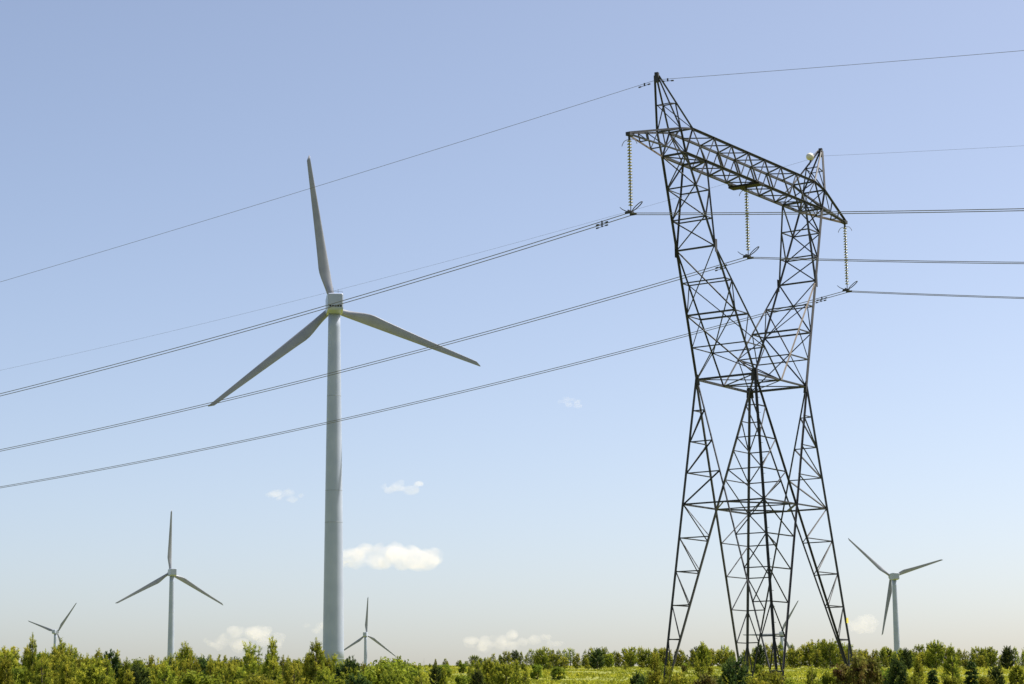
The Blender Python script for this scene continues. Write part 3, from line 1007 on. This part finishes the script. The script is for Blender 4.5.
# --- nearer shrubs and trees on the right
plant('red_bush', 850, 653, 78, 'reddish brown shrub at the foot of the right pylon leg', None, .75, 0)
plant('red_bush', 866, 656, 88, 'rust tinged shrub directly right of the reddish brown one', None, .8, 1)
plant('bush', 832, 668, 80, 'mixed green shrub left of the reddish brown shrub', None, .6, 0)
plant('bush', 881, 666, 95, 'pale green bush behind the rust tinged shrub', None, .9, 2)
plant('dark_pine', 896, 656, 92, 'dark green upright conifer below the drooping-blade turbine', None, .75, 0)
plant('spruce', 932, 665, 96, 'smallest dark spruce at the bottom edge right of the pylon', None, .9, 0)
plant('spruce', 971, 656, 104, 'dark conical spruce standing alone on the meadow at the right', None, .85, 2)
plant('pine', 951, 645, 150, 'tall slim green pine on the meadow left of the conical spruce', None, .85, 4)
plant('pine', 918, 655, 125, 'slender grey-green pine between the dark conifer and the small spruce', None, .8, 2)
plant('dark_pine', 996, 664, 110, 'dull green pine near the right edge beside the conical spruce', None, .9, 0)
plant('round', 1016, 663, 118, 'rounded pine at the right edge of the picture', None, .8, 2)
plant('bush', 985, 676, 100, 'low bush between the conical spruce and the dull green pine', None, .8, 1)
plant('bush', 952, 675, 95, 'low green bush at the left foot of the conical spruce', None, .8, 0)
plant('bush', 911, 673, 92, 'low bush right of the dark green upright conifer', None, .7, 2)
plant('dark_pine', 735, 657, 88, 'dark rounded conifer left of the near pylon leg', None, .9, 1)
plant('pine', 655, 653, 76, 'light green pine with upright candles at the left pylon leg', None, .75, 2)
plant('pine', 669, 664, 72, 'low candle-tipped pine right at the foot of the left pylon leg', None, .7, 0)
plant('dark_pine', 636, 671, 90, 'small dark pine left of the left pylon leg', None, .6, 0)
plant('dark_pine', 645, 674, 86, 'lowest dark seedling left of the candle-tipped pines', None, .7, 1)
plant('pine', 812, 665, 84, 'small dark tipped pine on the meadow between near and right pylon legs', None, .8, 1)
plant('bush', 770, 668, 84, 'bush covering the foot of the near pylon leg', None, .8, 0)
plant('bush', 757, 672, 80, 'low bush left of the near pylon leg foot', None, .8, 2)
plant('red_bush', 775, 670, 98, 'brownish bush behind the near pylon leg foot', None, .7, 1)
plant('bush', 792, 678, 84, 'low meadow bush right of the near pylon leg', None, .8, 1)
plant('red_bush', 700, 673, 92, 'low brownish bush on the grass inside the pylon base', None, 1.1, 0)
plant('bush', 716, 672, 96, 'yellow-green bush left of the dark rounded conifer', None, 1.0, 2)
plant('bush', 681, 671, 84, 'leafy bush right of the left pylon leg foot', None, .8, 1)
plant('round', 700, 661, 210, 'mid-field pine behind the pylon base', None, .9, 1)
plant('bush', 825, 676, 92, 'low bush left of the right pylon leg foot', None, .8, 0)

# ------------------------------------------------------------------ meadow grass, one mass
def meadow():
    g = np.random.default_rng(5)
    n = 30000
    Y = 170 + 330 * g.random(n) ** 1.1
    X = (g.random(n) * 2 - 1) * (Y * .30 + 6)
    Z = np.array([ground(float(a), float(b)) for a, b in zip(X, Y)])
    cl = .5 + .5 * np.sin(X * .09 + 2 * np.sin(Y * .021)) * np.sin(Y * .037 + X * .02)
    per = 4
    P = np.repeat(np.stack([X, Y, Z], 1), per, 0); N = n * per
    P[:, :2] += g.normal(size=(N, 2)) * .16
    h = np.repeat(.10 + .26 * g.random(n) * (.3 + cl), per) * g.uniform(.6, 1.1, N)
    w = g.uniform(.06, .16, N)
    a = g.uniform(0, math.pi, N)
    sx, sy = np.cos(a) * w, np.sin(a) * w
    lean = g.normal(size=(N, 2)) * .12
    v0 = P + np.stack([-sx, -sy, np.full(N, -.05)], 1); v1 = P + np.stack([sx, sy, np.full(N, -.05)], 1)
    v2 = P + np.stack([sx * .45 + lean[:, 0], sy * .45 + lean[:, 1], h], 1); v3 = P + np.stack([-sx * .45 + lean[:, 0], -sy * .45 + lean[:, 1], h], 1)
    T = np.clip(np.repeat(.25 + .5 * cl + g.normal(size=n) * .14, per), 0, 1)
    me = tinted('grass', np.stack([v0, v1, v2, v3], 1).reshape(-1, 3), np.arange(N * 4).reshape(N, 4), T, M_GRASS)
    o = bpy.data.objects.new('grass', me); COL.objects.link(o)
    props(o, 'yellow-green meadow grass covering the rising ground', 'grass', None, 'stuff')
meadow()

# ------------------------------------------------------------------ clouds
def cloud_mat(dens, scale):
    mt = bpy.data.materials.new('cloud_vapour'); mt.use_nodes = True
    nt = mt.node_tree; nt.nodes.clear()
    out = nt.nodes.new('ShaderNodeOutputMaterial')
    pv = nt.nodes.new('ShaderNodeVolumePrincipled')
    pv.inputs['Color'].default_value = (1.0, .945, .925, 1)
    pv.inputs['Anisotropy'].default_value = .25
    tc = nt.nodes.new('ShaderNodeTexCoord')
    nz = nt.nodes.new('ShaderNodeTexNoise')
    nz.inputs['Scale'].default_value = scale
    nz.inputs['Detail'].default_value = 4
    nt.links.new(tc.outputs['Object'], nz.inputs['Vector'])
    mr = nt.nodes.new('ShaderNodeMapRange')
    mr.inputs['From Min'].default_value, mr.inputs['From Max'].default_value = .36, .66
    mr.inputs['To Min'].default_value, mr.inputs['To Max'].default_value = dens * .12, dens
    nt.links.new(nz.outputs['Fac'], mr.inputs['Value'])
    nt.links.new(mr.outputs['Result'], pv.inputs['Density'])
    nt.links.new(pv.outputs[0], out.inputs['Volume'])
    return mt
M_CLOUD = cloud_mat(.0085, .018)
M_CLOUD_THIN = cloud_mat(.0046, .014)
def cloud(seed, px, py, wpx, hpx, Y, label, flat=.35, puffs=26):
    r_ = random.Random(seed)
    c = at(px, py, Y)
    k = Y / F
    W_, H_ = wpx * k, hpx * k
    bm = bmesh.new()
    for i in range(puffs):
        t = r_.uniform(-1, 1)
        env = (1 - abs(t) ** 2.2) ** .5
        rr = H_ * r_.uniform(.16, .36) * (.35 + .65 * env)
        x = t * W_ * .46
        z = (r_.uniform(-.5, .5) * env) * H_ * .7
        z = max(z, -H_ * flat)
        y = r_.uniform(-.25, .25) * W_ * .6
        mat_ = Matrix.Translation((x, y, z)) @ Matrix.Diagonal((rr * r_.uniform(1.0, 1.7), rr * 1.3, rr * r_.uniform(.7, 1.0), 1))
        bmesh.ops.create_icosphere(bm, subdivisions=3, radius=1, matrix=mat_)
    me = bpy.data.meshes.new('cloud'); bm.to_mesh(me); bm.free()
    o = bpy.data.objects.new('cloud', me); COL.objects.link(o)
    o.location = c
    me.materials.append(M_CLOUD if Y < 10000 else M_CLOUD_THIN)
    md = o.modifiers.new('merge', 'REMESH'); md.mode = 'VOXEL'; md.voxel_size = H_ / 22
    tx = bpy.data.textures.new('billow', 'CLOUDS'); tx.noise_scale = H_ * .28; tx.noise_depth = 3
    dm = o.modifiers.new('billow', 'DISPLACE'); dm.texture = tx; dm.strength = H_ * .22; dm.mid_level = .5; dm.texture_coords = 'LOCAL'
    props(o, label, 'cloud')
    return o
cloud(3, 389, 558, 118, 28, 9000, 'largest white cloud, long and low, beside the main turbine tower', .22, 56)
cloud(4, 402, 486, 44, 16, 9000, 'small puffy cloud high above the long low one', .3, 16)
cloud(5, 284, 495, 36, 14, 9000, 'small wispy cloud left of the main turbine tower', .3, 12)
cloud(6, 570, 403, 28, 11, 9000, 'tiny highest cloud between the main turbine and the pylon', .35, 9)
cloud(7, 248, 639, 92, 24, 12000, 'pale cloud low over the pines left of the main turbine tower', .3, 26)
cloud(8, 512, 642, 108, 21, 12000, 'pale cloud low over the tree line left of the pylon', .3, 26)
cloud(9, 862, 624, 34, 22, 12000, 'pale cloud between the right pylon leg and the drooping-blade turbine', .3, 14)
cloud(10, 322, 626, 40, 16, 12000, 'faint cloud low behind the main turbine tower base', .3, 14)
